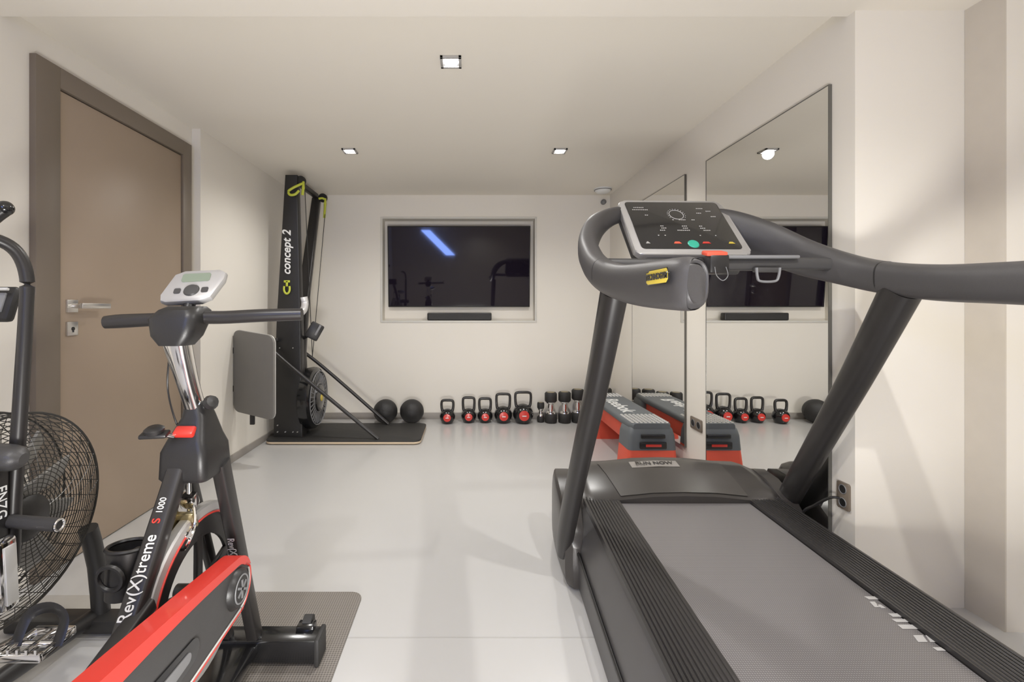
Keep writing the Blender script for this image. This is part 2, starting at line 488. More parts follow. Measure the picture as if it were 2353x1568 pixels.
B().add(q, [[0, 1, 4, 5], [1, 2, 3, 4]]).obj('badge', mat('badge_grey', (.30, .28, .26), .4, .3), tm)
up = (hp(-.05, yy1, 0) - hp(-.05, yy0, 0))
text('RUN NOW', .042, hp(-.06, (yy0 + yy1) / 2, .0095), (1, .05, 0), up, M_hood, 'badge_lettering', tm, bold=.0005)
# side shells
for oo, ww in ((-.555, 1.0), (.53, .75)):
    b = B()
    secs = []
    for y, w, zt in ((2.10, .02, .10), (2.13, .05, .16), (2.25, .06, .25), (2.4, .065, .305), (2.52, .06, .315), (2.6, .045, .29), (2.64, .02, .22)):
        c = T(oo, y, 0)
        secs.append([V((c.x + (p[0] * w * ww), y, -.09 + (p[1]) * (zt + .09))) for p in rrect(-1, 0, 1, 1, .3, 4)])
    b.loft(secs)
    b.obj('side_shell', M_hood, tm)
# uprights
B().sweep([(0.462, 2.20, .02), (0.462, 2.14, .16), (0.478, 2.0, .46), (0.508, 1.81, .88), (0.530, 1.65, 1.26)],
          [(.035, .030), (.055, .036), (.055, .036), (.058, .040), (.062, .045)], ref=(1, 0, 0), n=20, power=2.6).obj('upright_post', M_post, tm)
B().sweep([(1.622, 2.36, .14), (1.620, 2.28, .28), (1.60, 2.08, .58), (1.58, 1.85, .93), (1.562, 1.64, 1.27)],
          [(.05, .033), (.055, .034), (.056, .036), (.06, .04), (.066, .045)], ref=(1, 0, 0), n=20, power=2.6).obj('upright_post', M_post, tm)
# handrails
L = [(.520, 1.038, 1.258, .030, .045), (.518, 1.045, 1.258, .040, .057), (.512, 1.08, 1.26, .046, .064), (.505, 1.3, 1.27, .046, .062), (.503, 1.5, 1.29, .044, .058), (.507, 1.7, 1.33, .044, .058),
     (.508, 1.85, 1.39, .043, .055), (.525, 1.99, 1.48, .042, .055), (.60, 2.12, 1.59, .042, .05), (.72, 2.2, 1.655, .04, .04), (.86, 2.25, 1.66, .04, .035)]
B().sweep([p[:3] for p in L], [p[3:] for p in L], n=28, sub=8, power=2.7).obj('handrail', M_arm, tm, angle=60)
Rr = [(1.508, .88, 1.25, .030, .045), (1.507, .89, 1.25, .040, .057), (1.508, 1.05, 1.262, .046, .063), (1.525, 1.3, 1.275, .046, .06), (1.548, 1.5, 1.288, .046, .06), (1.562, 1.7, 1.318, .046, .06),
      (1.545, 1.85, 1.36, .046, .064), (1.47, 2.0, 1.43, .046, .078), (1.35, 2.12, 1.53, .046, .088), (1.22, 2.2, 1.615, .045, .07), (1.05, 2.25, 1.65, .04, .045)]
B().sweep([p[:3] for p in Rr], [p[3:] for p in Rr], n=28, sub=8, power=2.7).obj('handrail', M_arm, tm, angle=60)
for pts in (L, Rr):
    i = 5
    c = V(pts[i][:3])
    B().sweep([c - V((0, .003, -.001)), c + V((0, .003, .001))], (pts[i][3] + .0006, pts[i][4] + .0006), n=28, sub=1, power=2.7).obj('seam_ring', M_black, tm)
# yellow badge
bo = V((.4615, 1.105, 1.279))
out = [(-.065, -.014), (-.055, -.019), (.055, -.019), (.065, -.010), (.065, .008), (.058, .019), (-.045, .019), (-.05, .014), (-.065, .014)]
B().prism(out, bo, (0, -1, 0), (0, 0, 1), .003, .001).obj('badge', M_blackgl, tm)
B().prism([(x * .95, y * .88) for x, y in out], bo + V((-.003, 0, 0)), (0, -1, 0), (0, 0, 1), .0012, .0003).obj('badge_face', M_yellow, tm, label='yellow manufacturer badge')
text('TECHNOGYM', .020, bo + V((-.0052, 0, 0)), (0, -1, 0), (0, 0, 1), M_blackgl, 'badge_lettering', tm, bold=.0009)
# console
cb = V((.984, 1.97, 1.44)); ct = V((.972, 2.21, 1.724))
Uc = V((1, 0.03, 0)).normalized(); Wc = (ct - cb).normalized(); Wc = (Wc - Uc * Wc.dot(Uc)).normalized(); Dc = Uc.cross(Wc)
H = (ct - cb).length
def K(u, w, d=0.0): return cb + Uc * u + Wc * w + Dc * d
con = rrect(-.252, -.005, .252, H + .005, .03, 6)
con = [(x * (1.02 - .02 * y / H), y) for x, y in con]
B().prism(con, K(0, 0, -.032), Uc, Wc, .032, .009).obj('console_frame', M_silver, tm, label='silver console frame')
B().prism([(x * .9, .03 + y * .89) for x, y in rrect(-.25, 0, .25, H, .02, 4)], K(0, 0, .0002), Uc, Wc, .003, .001).obj('display', M_blackgl, tm, label='black glass display panel')
b = B().prism([(x * .97, y) for x, y in rrect(-.25, 0, .25, H, .03, 4)], K(0, 0, -.095), Uc, Wc, .064, .02)
b.box(K(0, .02, -.07), (.44, .11, .09), Euler((.5, 0, 0)).to_matrix(), .02)
b.obj('console_housing', M_char, tm)
b = B()
c = K(.0, .265, .0035)
b.ring(c, Dc, .033, .0012, 24, 6)
for k in range(14):
    a = math.radians(-30 + 240 * k / 13)
    b.box(c + (Uc * math.cos(a) + Wc * math.sin(a)) * .041, (.003, .003, .002))
def dash(u, w, l, h=.004): b.prism([(0, 0), (l, 0), (l, h), (0, h)], K(u, w, .0033), Uc, Wc, .0006)
for u, w, n in ((-.19, .315, 6), (-.20, .298, 9), (-.15, .258, 2), (.11, .31, 4), (.15, .29, 3), (.10, .275, 3), (.16, .25, 3), (-.10, .18, 2), (0, .18, 3), (.08, .18, 2), (-.1, .165, 3), (.0, .165, 3), (.08, .165, 3), (-.11, .15, 3), (-.03, .15, 7), (.09, .15, 4), (-.13, .115, 1), (-.10, .115, 1), (.06, .115, 1), (.13, .115, 1), (-.03, .225, 1), (.06, .225, 2), (.0, .225, 4)):
    for k in range(n):
        dash(u + k * .0085, w, .0055, .0045)
g = b.obj('display_marks', M_print, tm)
g['kind'] = 'stuff'
for u, l, m in ((-.075, .035, M_orange), (.052, .04, M_red), (-.20, .02, M_silver), (.17, .03, M_yellow)):
    B().prism([(0, 0), (l, 0), (l - .008, .012), (.008, .012)], K(u, .062, .0033), Uc, Wc, .002, .0005).obj('button', m, tm)
B().lathe([(0, .004), (.022, .004), (.025, 0), (.0, 0)], K(.012, .06, .0033), Dc, 24).obj('button', M_btn, tm, label='round green start button')
# cross bar + key + hook
b = B().sweep([(.53, 1.88, 1.385), (.8, 1.90, 1.385), (1.2, 1.90, 1.387), (1.36, 1.90, 1.39), (1.52, 1.88, 1.385)], [(.02, .026)] * 5, sub=3, n=14, power=3)
b.obj('cross_bar', M_char, tm)
B().box2((1.03, 1.86, 1.408), (1.36, 1.93, 1.422), .005).obj('cross_bar_cap', M_grey, tm)
B().box2((.975, 1.83, 1.345), (1.055, 1.9, 1.422), .01).obj('safety_switch', M_black, tm)
B().sweep([(1.035, 1.825, 1.37), (1.04, 1.82, 1.335), (1.02, 1.82, 1.315), (.995, 1.82, 1.335), (.99, 1.825, 1.37)], .0015, n=6).obj('safety_cord', M_grey, tm)
B().box((1.005, 1.855, 1.428), (.085, .05, .018), (.25, 0, 0), .006).obj('safety_key', M_orange, tm, label='orange safety stop key')
B().sweep([(1.18, 1.86, 1.37), (1.183, 1.86, 1.335), (1.195, 1.86, 1.315), (1.255, 1.86, 1.315), (1.27, 1.86, 1.335), (1.275, 1.86, 1.37)], (.006, .005), n=8).obj('accessory_hook', M_grey, tm)
B().box((1.228, 1.87, 1.362), (.11, .02, .02), None, .005).obj('hook_plate', M_char, tm)
def wl(x, y, z): return (x / TS, y / TS, z / TS - TL)
B().sweep([wl(1.47, 2.04, .12), wl(1.46, 1.99, .30), wl(1.485, 1.95, .36), wl(1.51, 1.895, .415), wl(1.535, 1.88, .42)], .006, n=8).obj('power_cable', M_black, tm)
for ch in tm.children:
    ch.location.z += TL
tm.scale = (TS, TS, TS)
tm.location = (WL[tm].x * TS, WL[tm].y * TS, 0)

# ------------------------------------------------------------------ aerobic steps
st = empty('aerobic_step', (1.32, 3.9, 0), label='grey and orange-red aerobic step bench beside the mirror', category='exercise step')
x0, x1, y0, y1 = 1.13, 1.49, 3.22, 4.46
xm = (x0 + x1) / 2
b = B()
pl = [[V((xm + p[0], y, p[1])) for p in rrect(-hw, .335, hw, .385, .02, 4)] for y, hw in ((y0 + .02, .13), (y0 + .06, .15), (y0 + .2, .155), (y1 - .2, .155), (y1 - .06, .15), (y1 - .02, .13))]
b.loft(pl)
b.obj('step_platform', M_step, st, label='grey rubber topped platform')
for base, n in ((y0 + .05, 9), (y1 - .2, 5)):
    b = B()
    for i in range(n):
        for j in range(9):
            b.lathe([(0, .006), (.009, .006), (.012, 0)], (xm - .125 + j * .031, base + i * .03, .385), n=8)
    g = b.obj('grip_dots', M_lsilver, st)
    g['kind'] = 'stuff'
text('Reebok', .17, (xm - .03, 3.86, .3865), (0, -1, 0), (1, 0, 0), M_white, 'platform_lettering', st, bold=.003)
for ya, yb, s in ((y0, y0 + .24, 1), (y1 - .24, y1, -1)):
    def q(z, hw, a, c): return [V((xm + p[0], p[1], z)) for p in rrect(-hw, a, hw, c, .03, 4)]
    g = .02
    B().loft([q(.20, .172, ya, yb), q(.30, .165, ya + g * .4, yb - g * .4), q(.345, .155, ya + g, yb - g), q(.36, .14, ya + g * 1.6, yb - g * 1.6)]).obj('step_leg', M_step, st, label='blue-grey step leg')
    B().loft([q(0, .185, ya - .012, yb + .012), q(.10, .18, ya - .006, yb), q(.205, .170, ya + .002, yb)]).obj('step_foot', M_orange, st, label='orange-red step foot')
    yf = ya - .002 if s == 1 else yb + .002
    B().box((xm, yf, .30), (.17, .02, .028), None, .006).obj('grip_slot', M_black, st)
    B().box((xm, yf, .237), (.19, .02, .05), None, .008).obj('leg_recess', M_black, st)
    B().box((xm, yf - .011 * s, .237), (.11, .003, .018), None, .001).obj('leg_emblem', M_red, st)
B().box2((xm - .12, y0 + .22, .20), (xm + .12, y1 - .22, .335), .02).obj('step_core', M_orange, st)

# ------------------------------------------------------------------ kettlebells
def kettlebell(x, y, r, h, lab):
    e = empty('kettlebell', (x, y, 0), label=lab, category='kettlebell', group='kettlebells along the wall')
    pr = [(0, 0), (r * .62, 0), (r * .70, .004)]
    cz = r * .86
    for k in range(3, 19):
        a = math.radians(-60 + 150 * k / 18)
        pr.append((r * math.cos(a), cz + r * math.sin(a)))
    pr.append((0, cz + r))
    B().lathe(pr, (x, y, 0)).obj('kettlebell_body', M_blackgl, e)
    zt = h - .014; w = r * .72
    B().sweep([(x - r * .55, y, cz + r * .6), (x - w * 1.0, y, cz + r * 1.0), (x - w * 1.05, y, zt - .03), (x - w * .8, y, zt - .004), (x, y, zt), (x + w * .8, y, zt - .004), (x + w * 1.05, y, zt - .03), (x + w * 1.0, y, cz + r * 1.0), (x + r * .55, y, cz + r * .6)],
              [.018, .014, .013, .014, .015, .014, .013, .014, .018], ref=(0, 1, 0), n=12).obj('kettlebell_handle', M_post, e, label='curved iron handle')
    b = B().lathe([(0, .004), (r * .48, 0.0), (r * .5, -.02)], (x, y - r * .985, cz), (0, -1, 0), 24)
    b.obj('weight_label', M_red, e, label='round red weight label')
    B().box((x, y - r * .985 - .005, cz), (r * .40, .002, r * .09)).obj('label_print', M_white, e)
for x, y, r, h, lab in ((-.215, 4.80, .082, .255, 'small black kettlebell with red label on the floor'), (.009, 4.84, .080, .275, 'small black kettlebell with red label by the wall'),
                   (.183, 4.84, .080, .265, 'small black kettlebell with red label by the wall'), (.375, 4.83, .094, .315, 'medium black kettlebell with red label by the wall'), (.585, 4.82, .108, .335, 'large black kettlebell with red label by the wall')):
    kettlebell(x, y, r, h, lab)

# dumbbells standing on end
def dumbbell(x, y, r, h):
    e = empty('dumbbell', (x, y, 0), label='black rubber dumbbell with chrome grip standing on end', category='dumbbell', group='dumbbells standing on end')
    hh = h * .31
    for z in (0, h - hh):
        B().lathe([(0, z), (r * .86, z), (r, z + .012), (r, z + hh - .012), (r * .86, z + hh), (0, z + hh)], (x, y, 0), n=24).obj('weight_head', M_rubber, e)
    B().lathe([(0, h - .001), (r * .6, h - .001), (r * .62, h + .002), (0, h + .002)], (x, y, 0), n=20).obj('end_cap', M_brass, e)
    B().lathe([(r * .8, hh), (r * .75, hh + .012), (r * .48, hh + .022), (r * .44, hh + .03), (r * .52, h / 2), (r * .44, h - hh - .03), (r * .48, h - hh - .022), (r * .75, h - hh - .012), (r * .8, h - hh)], (x, y, 0), n=20).obj('grip', M_chrome, e, label='chrome grip')
for x, y, r, h in ((.775, 4.84, .038, .21), (.878, 4.82, .064, .32), (1.024, 4.82, .065, .325), (1.168, 4.83, .066, .35), (1.315, 4.84, .066, .355), (1.462, 4.84, .066, .36)):
    dumbbell(x, y, r, h)

for x in (-.868, -.590):
    b = B().sphere((x, 4.80, .125), .125, seg=40)
    for a in range(3):
        b.ring((x, 4.80, .125), ((1, 0, .2), (0, 1, .3), (.2, .3, 1))[a], .1245, .0018, 48, 6)
    b.obj('medicine_ball', M_ball, label='black rubber medicine ball on the floor', category='medicine ball', group='black medicine balls', origin=(x, 4.80, 0))

# ------------------------------------------------------------------ ski machine
sk = empty('ski_machine', (-1.1, 4.35, 0), label='black standing ski exercise machine on a platform', category='exercise machine')
out = rrect(-1.80, 4.02, -.42, 4.64, .06, 6)
b = B().prism(out, (0, 0, .008), (1, 0, 0), (0, 1, 0), .018, .002, 1).prism(out, (0, 0, .026), (1, 0, 0), (0, 1, 0), .014, .003, 0)
for x, y in ((-1.7, 4.1), (-1.7, 4.55), (-.5, 4.1), (-.5, 4.55)):
    b.cyl((x, y, 0), (x, y, .012), .03)
b.obj('platform', [M_rubber, M_wood], sk, label='black platform with pale wood edge')
def quad(z, xa, xb, ya, yb): return [V((p[0], p[1], z)) for p in rrect(xa, ya, xb, yb, .012, 3)]
B().loft([quad(.04, -1.765, -1.50, 4.13, 4.25), quad(.5, -1.755, -1.505, 4.12, 4.22), quad(1.1, -1.73, -1.51, 4.11, 4.20), quad(2.405, -1.64, -1.53, 4.08, 4.15)]).obj('upright_arm', M_black, sk)
B().loft([quad(.04, -1.73, -1.52, 4.26, 4.38), quad(.8, -1.70, -1.54, 4.30, 4.36), quad(1.3, -1.66, -1.55, 4.42, 4.48), quad(2.36, -1.62, -1.535, 4.72, 4.78)]).obj('upright_arm', M_post, sk)
B().box2((-1.61, 4.14, 2.36), (-1.56, 4.76, 2.405), .006).obj('top_bar', M_black, sk)
for y in (4.115, 4.74):
    B().lathe([(0, -.018), (.04, -.018), (.045, -.012), (.035, 0), (.045, .012), (.04, .018), (0, .018)], (-1.51, y, 2.36), (0, 1, 0), 24).obj('pulley', M_black, sk)
    zz = 2.345
    b = B().sweep([(-1.475, y - .03, zz), (-1.475, y - .035, zz - .06), (-1.485, y - .03, zz - (.12 if y < 4.5 else .2))], (.011, .014), n=10)
    b.sweep([(-1.50, y - .07, zz - .09), (-1.53, y - .08, zz - .125), (-1.575, y - .08, zz - .13), (-1.59, y - .08, zz - .10), (-1.56, y - .07, zz - .07), (-1.51, y - .06, zz - .04), (-1.475, y - .035, zz - .015)] if y < 4.5 else
            [(-1.475, y - .03, zz - .01), (-1.50, y - .05, zz), (-1.53, y - .07, zz - .01)], (.008, .011), n=10)
    b.obj('pull_handle', M_green, sk, label='lime green pull handle')
    B().cyl((-1.475, y, 2.33), (-1.475, 4.32, .75), .0035, n=6).obj('drive_cord', M_black, sk)
B().sweep([(-1.70, 4.08, .93), (-1.765, 4.06, .90), (-1.74, 4.05, .84), (-1.55, 4.05, .67), (-1.2, 4.05, .38), (-.80, 4.06, .045)], .017, n=12).obj('brace_tube', M_post, sk)
B().sweep([(-1.66, 4.46, .80), (-1.60, 4.53, .75), (-1.35, 4.55, .54), (-.80, 4.58, .045)], .017, n=12).obj('brace_tube', M_post, sk)
fw = V((-1.47, 4.33, .36))
b = B().lathe([(0, -.09), (.20, -.09), (.285, -.05), (.29, 0), (.285, .03), (.25, .05), (.13, .055), (.12, .07), (.05, .08), (0, .08)], fw, (1, 0, 0), 40)
b.obj('flywheel_housing', M_blackgl, sk, label='round glossy flywheel housing')
b = B()
for k in range(32):
    a = 2 * math.pi * k / 32
    b.box(fw + V((.053, .19 * math.cos(a), .19 * math.sin(a))), (.006, .007, .09), Euler((a - math.pi / 2, 0, 0)).to_matrix(), 0)
for rr in (.25, .135):
    b.ring(fw + V((.055, 0, 0)), (1, 0, 0), rr, .005, 36, 6)
b.obj('vent_grille', M_grey, sk)
B().lathe([(0, .086), (.03, .085), (.035, .078)], fw, (1, 0, 0), 24).obj('hub_cap', M_yellow, sk)
b = B().box((-1.40, 4.16, 1.0), (.12, .10, .15), (0, .5, .3), .012).box((-1.36, 4.13, 1.01), (.02, .07, .10), (0, .5, .3), .004, 1).cyl((-1.52, 4.2, .93), (-1.42, 4.17, .98), .014)
b.obj('performance_monitor', [M_black, M_grey], sk, label='small black performance monitor')
text('concept 2', .105, (-1.625, 4.087, 1.71), (0, .018, 1), (-1, 0, 0), M_white, 'arm_lettering', sk, shear=.25, bold=.002, sx=.95)
# interlocking emblem: an open C around an upright bar
cpts = [(-1.625 + .026 * math.sin(math.radians(t)), 4.086, 1.385 - .045 * math.cos(math.radians(t))) for t in range(-120, 121, 20)]
emb = B().sweep(cpts, (.009, .004), n=8, ref=(0, 1, 0), sub=2).box((-1.625, 4.088, 1.45), (.056, .006, .02), None, .003).box((-1.625, 4.088, 1.43), (.02, .006, .05), None, .003)
emb.obj('arm_emblem', M_green, sk, label='lime yellow interlocking emblem')
for x, z in ((-1.72, .09), (-1.65, .09), (-1.58, .09), (-1.54, .09), (-1.72, .15), (-1.70, .85), (-1.58, .85)):
    B().cyl((x, 4.124, z), (x, 4.108, z), .005, n=8).obj('bolt', M_silver, sk)

# panel on wall
pn = empty('wall_board', (-1.65, 3.55, .36), label='grey padded board with rounded corners mounted on the wall', category='board')
a = P(541, 755, 3.60); c = P(632, 765, 3.47)
U = V((c.x - a.x, c.y - a.y, 0)); wd = U.length; U.normalize()
B().prism([(x, z + (-.045 * x / wd)) for x, z in rrect(0, 0, wd, .64, .05, 6)], V((a.x, a.y, .40)), U, (0, 0, 1), .02, .004).obj('board_face', M_panel, pn)
B().prism([(x, z + (-.045 * x / wd)) for x, z in rrect(-.002, -.002, wd + .002, .642, .05, 6)], V((a.x, a.y + .012, .40)), U, (0, 0, 1), .012, .003).obj('board_rim', M_lsilver, pn)
for z in (.575, .875):
    B().box2((-1.85, 3.58, z - .025), (-1.70, 3.62, z + .025), .004).obj('board_bracket', M_black, pn)
B().box((-1.68, 3.55, .36), (.035, .02, .12), None, .004).obj('board_foot', M_black, pn)

# ------------------------------------------------------------------ mats
B().prism(rrect(-.95, .45, -.44, 1.92, .045, 6), (0, 0, 0), (1, 0, 0), (0, 1, 0), .008, .002).obj('floor_mat', M_mat, label='grey-brown woven rubber mat under the spin bike', category='mat')
B().prism(rrect(-1.88, .6, -1.46, 1.90, .06, 6), (0, 0, 0), (1, 0, 0), (0, 1, 0), .006, .002).obj('floor_mat', mat('pale_mat', (.40, .38, .35), .45), label='pale grey mat under the fan bike', category='mat')

# ------------------------------------------------------------------ spin bike
XB = -.765
bk = empty('spin_bike', (XB, 1.1, 0.008), label='black and red spin bike standing on a mat', category='exercise bike')
b = B().box2((-.99, 1.515, .02), (-.50, 1.59, .095), .005).box2((-.512, 1.51, .008), (-.495, 1.595, .10), .006, 1).box2((-1.0, 1.51, .008), (-.98, 1.595, .10), .006, 1)
b.box2((-.84, 1.30, .05), (-.70, 1.54, .085), .006)
b.cyl((-.575, 1.60, .10), (-.545, 1.60, .10), .024, mat=1).box2((-.59, 1.56, .08), (-.53, 1.60, .11), .004)
b.obj('front_stabilizer', [M_blackgl, M_rubber], bk)
B().box2((-1.0, .70, .012), (-.52, .78, .08), .006).obj('rear_stabilizer', M_blackgl, bk)
def beam(b, p0, p1, a, c, mat=0):
    b.sweep([p0, p1], [(a, c), (a, c)], ref=(1, 0, 0), sub=1, n=16, power=5, mat=mat)
b = B(); beam(b, (-.712, 1.31, .76), (-.722, 1.55, .07), .024, .019); b.obj('front_fork', M_post, bk)
b = B(); beam(b, (-.81, 1.31, .76), (-.81, 1.55, .07), .018, .012); b.obj('front_fork', M_post, bk)
bt = V((-.782, 1.235, .775)); bb = V((-.765, .75, .03))
b = B(); beam(b, bt, bb, .022, .024); beam(b, (-.76, 1.08, .50), (-.76, .64, .36), .018, .02)
b.obj('main_beam', M_post, bk)
d = (bt - bb).normalized(); nrm = V((1, 0, 0)).cross(d).normalized()
if nrm.y > 0: nrm = -nrm
def onb(s): return bt - d * s + nrm * .0228
text('Rev(X)treme', .040, onb(.262), d, nrm.cross(d), M_white, 'beam_lettering', bk, bold=.0002, sx=.85)
text('S', .028, onb(.140), d, nrm.cross(d), M_red, 'beam_lettering', bk, bold=.0002)
text('1000', .023, onb(.104), d, nrm.cross(d), M_white, 'beam_lettering', bk, sx=.85)
d2 = (V((-.722, 1.55, .07)) - V((-.712, 1.31, .76))).normalized()
nn = V((0, -1, 0)); nn = (nn - d2 * nn.dot(d2)).normalized()
text('Rev(X)treme', .030, V((-.717, 1.417, .453)) + nn * .0245, d2, nn.cross(d2), M_white, 'fork_lettering', bk, sx=.85)
text('S1000', .026, V((-.720, 1.465, .315)) + nn * .0245, d2, nn.cross(d2), M_red, 'fork_lettering', bk, sx=.85)
# head housing
def hsx(z, xa, xb, ya, yb, r=.02): return [V((p[0], p[1], z)) for p in rrect(xa, ya, xb, yb, r, 4)]
b = B().loft([hsx(.735, -.825, -.705, 1.215, 1.35), hsx(.745, -.832, -.70, 1.21, 1.36), hsx(.815, -.828, -.702, 1.21, 1.35), hsx(.845, -.816, -.712, 1.22, 1.34), hsx(.90, -.795, -.728, 1.25, 1.33), hsx(.935, -.790, -.738, 1.255, 1.32, .02), hsx(.942, -.785, -.742, 1.26, 1.315, .02)])
b.obj('head_housing', M_black, bk)
B().box((-.765, 1.232, .868), (.055, .02, .03), (-.9, 0, 0), .006).obj('housing_accent', M_red, bk, label='red plastic accent')
b = B().cyl((-.79, 1.22, .86), (-.805, 1.19, .875), .007, mat=1)
b.box((-.812, 1.18, .875), (.065, .035, .012), (.2, 0, .2), .005).lathe([(0, 0), (.022, 0), (.024, .01), (.016, .016), (0, .016)], (-.812, 1.18, .88), (0, -.2, 1), 16)
b.obj('resistance_knob', [M_black, M_chrome], bk)
b = B().cyl((-.74, 1.28, .93), (-.722, 1.275, .935), .010, mat=1).lathe([(0, 0), (.018, .002), (.021, .012), (.016, .024), (0, .026)], (-.725, 1.275, .935), (.7, -.5, .4), 12)
b.obj('height_knob', [M_black, M_chrome], bk)
B().sweep([(-.766, 1.29, .90), (-.766, 1.245, 1.0), (-.768, 1.20, 1.12), (-.768, 1.195, 1.15)], [(.024, .022), (.024, .023), (.026, .032), (.026, .038)], ref=(1, 0, 0), power=3.5).obj('handlebar_post', M_chrome, bk, label='chrome handlebar post')
b = B().loft([hsx(1.105, -.805, -.735, 1.17, 1.24, .02), hsx(1.13, -.825, -.715, 1.165, 1.25, .025), hsx(1.175, -.835, -.705, 1.17, 1.27, .025), hsx(1.198, -.815, -.71, 1.18, 1.28, .025), hsx(1.208, -.80, -.72, 1.20, 1.27, .02)])
b.obj('handlebar_clamp', M_black, bk)
b = B().sweep([(-.968, 1.215, 1.165), (-.93, 1.22, 1.168), (-.85, 1.225, 1.172), (-.80, 1.23, 1.175)], [.017, .019, .018, .018], n=14)
b.sweep([(-.80, 1.23, 1.175), (-.73, 1.23, 1.178), (-.66, 1.235, 1.178), (-.56, 1.24, 1.183), (-.455, 1.25, 1.186)], [.016, .018, .018, .018, .017], n=14)
b.obj('handlebar', M_post, bk, label='foam covered handlebar')
B().sweep([(-.47, 1.25, 1.186), (-.464, 1.28, 1.195), (-.465, 1.30, 1.215), (-.468, 1.30, 1.235)], .010, n=12).obj('bar_end', M_silver, bk)
B().sweep([(-.958, 1.215, 1.165), (-.966, 1.265, 1.168)], .010, n=12, sub=1).obj('bar_end', M_silver, bk)
# bike computer
U = V((1, .12, .06)).normalized(); W = V((0, .62, .78)); W = (W - U * W.dot(U)).normalized(); Dn = U.cross(W)
cc = V((-.768, 1.28, 1.262))
o = [(-.075, -.05), (-.06, -.058), (.03, -.058), (.055, -.045), (.078, .02), (.078, .045), (.06, .058), (-.035, .058), (-.06, .045), (-.08, -.03)]
cp = B().prism(o, cc - Dn * .012, U, W, .022, .007).obj('bike_computer', M_silver, bk, label='silver bike computer with small display')
B().prism(rrect(-.035, .012, .04, .042, .006, 3), cc + Dn * .0102, U, W, .002).obj('computer_display', M_lcd, cp)
B().lathe([(0, .005), (.018, .004), (.021, 0)], cc + Dn * .0102 - W * .02, Dn, 20).obj('computer_button', M_char, cp)
B().prism(rrect(-.045, -.03, -.028, -.012, .004, 3), cc + Dn * .0102, U, W, .002).obj('computer_button', M_char, cp)
B().prism(rrect(.026, -.03, .044, -.012, .004, 3), cc + Dn * .0102, U, W, .002).obj('computer_button', M_char, cp)
B().cyl((-.768, 1.25, 1.20), (-.768, 1.275, 1.25), .015).obj('computer_mount', M_black, bk)
B().sweep([(-.78, 1.20, 1.13), (-.805, 1.22, 1.0), (-.805, 1.25, .90), (-.79, 1.27, .84)], .0025, n=6).obj('computer_cable', M_black, bk)
# flywheel
fwc = V((XB, 1.29, .40))
B().lathe([(.212, -.015), (.235, -.015), (.24, -.010), (.24, .010), (.235, .015), (.212, .015), (.205, 0), (.212, -.015)], fwc, (1, 0, 0), 56).obj('flywheel', M_silver, bk, label='silver flywheel rim with red edge')
b = B().lathe([(.15, -.005), (.21, -.005), (.21, .005), (.15, .005), (.15, -.005)], fwc, (1, 0, 0), 48).cyl(fwc - V((.06, 0, 0)), fwc + V((.06, 0, 0)), .02)
for k in range(5):
    a = 2 * math.pi * k / 5 + .3
    b.box(fw * 0 + fwc + V((0, .085 * math.cos(a), .085 * math.sin(a))), (.012, .03, .15), Euler((a - math.pi / 2, 0, 0)).to_matrix(), .003)
b.obj('flywheel_spokes', M_black, bk)
b = B().ring(fwc + V((.016, 0, 0)), (1, 0, 0), .210, .003, 56, 6)
b.obj('flywheel_stripe', M_red, bk)
# brake
b = B().box((-.765, 1.25, .675), (.04, .03, .04), (.4, 0, 0), .005).box((-.765, 1.235, .63), (.055, .012, .05), (.5, 0, 0), .003, 1).box((-.765, 1.22, .60), (.04, .03, .02), (.4, 0, 0), .003)
b.cyl((-.765, 1.25, .73), (-.765, 1.25, .60), .006).sweep([(-.74, 1.23, .67), (-.72, 1.2, .63), (-.735, 1.19, .58), (-.76, 1.21, .56)], .004, n=6)
b.box((-.79, 1.22, .62), (.01, .05, .09), (.3, 0, 0), .002, 1)
b.obj('brake_caliper', [M_chrome, M_brass], bk, label='metal brake caliper')
# chain cover
def hull(c1, r1, c2, r2, n=18):
    dx = V(c1) - V(c2); D = dx.length; ang = math.atan2(dx.y, dx.x)
    a = math.acos((r2 - r1) / D)
    o = []
    for k in range(n + 1):
        t = ang - a + 2 * a * k / n
        o.append((c1[0] + r1 * math.cos(t), c1[1] + r1 * math.sin(t)))
    for k in range(n + 1):
        t = ang + a + (2 * math.pi - 2 * a) * k / n
        o.append((c2[0] + r2 * math.cos(t), c2[1] + r2 * math.sin(t)))
    return o
hu = hull((1.27, .42), .078, (.60, .42), .14)
B().prism(hu, (-.688, 0, 0), (0, 1, 0), (0, 0, 1), .043, .006).obj('chain_cover', M_char, bk, label='dark grey chain cover')
def band(c1, r1, c2, r2, t0, t1):
    D = (V(c1) - V(c2)).length; a = math.acos((r2 - r1) / D); ang = math.atan2(c1[1] - c2[1], c1[0] - c2[0])
    def edge(ra, rb, s0, bow):
        e = [(c1[0] + ra * math.cos(t), c1[1] + ra * math.sin(t)) for t in [ang + math.radians(s0) + (a - math.radians(s0)) * k / 8 for k in range(9)]]
        e0 = e[-1]; e1 = (c2[0] + rb * math.cos(ang + a), c2[1] + rb * math.sin(ang + a))
        e += [(e0[0] + (e1[0] - e0[0]) * k / 8, e0[1] + (e1[1] - e0[1]) * k / 8 + bow * math.sin(math.pi * k / 8)) for k in range(1, 8)]
        e += [(c2[0] + rb * math.cos(t), c2[1] + rb * math.sin(t)) for t in [ang + a + math.radians(60) * k / 8 for k in range(9)]]
        return e
    return edge(r1, r2, 10, .004) + edge(r1 - t0, r2 - t1, 40, .014)[::-1]
B().prism(band((1.27, .42), .082, (.60, .42), .144, .022, .062), (-.692, 0, 0), (0, 1, 0), (0, 0, 1), .050, .009).obj('cover_stripe', M_red, bk, label='glossy red cover stripe')
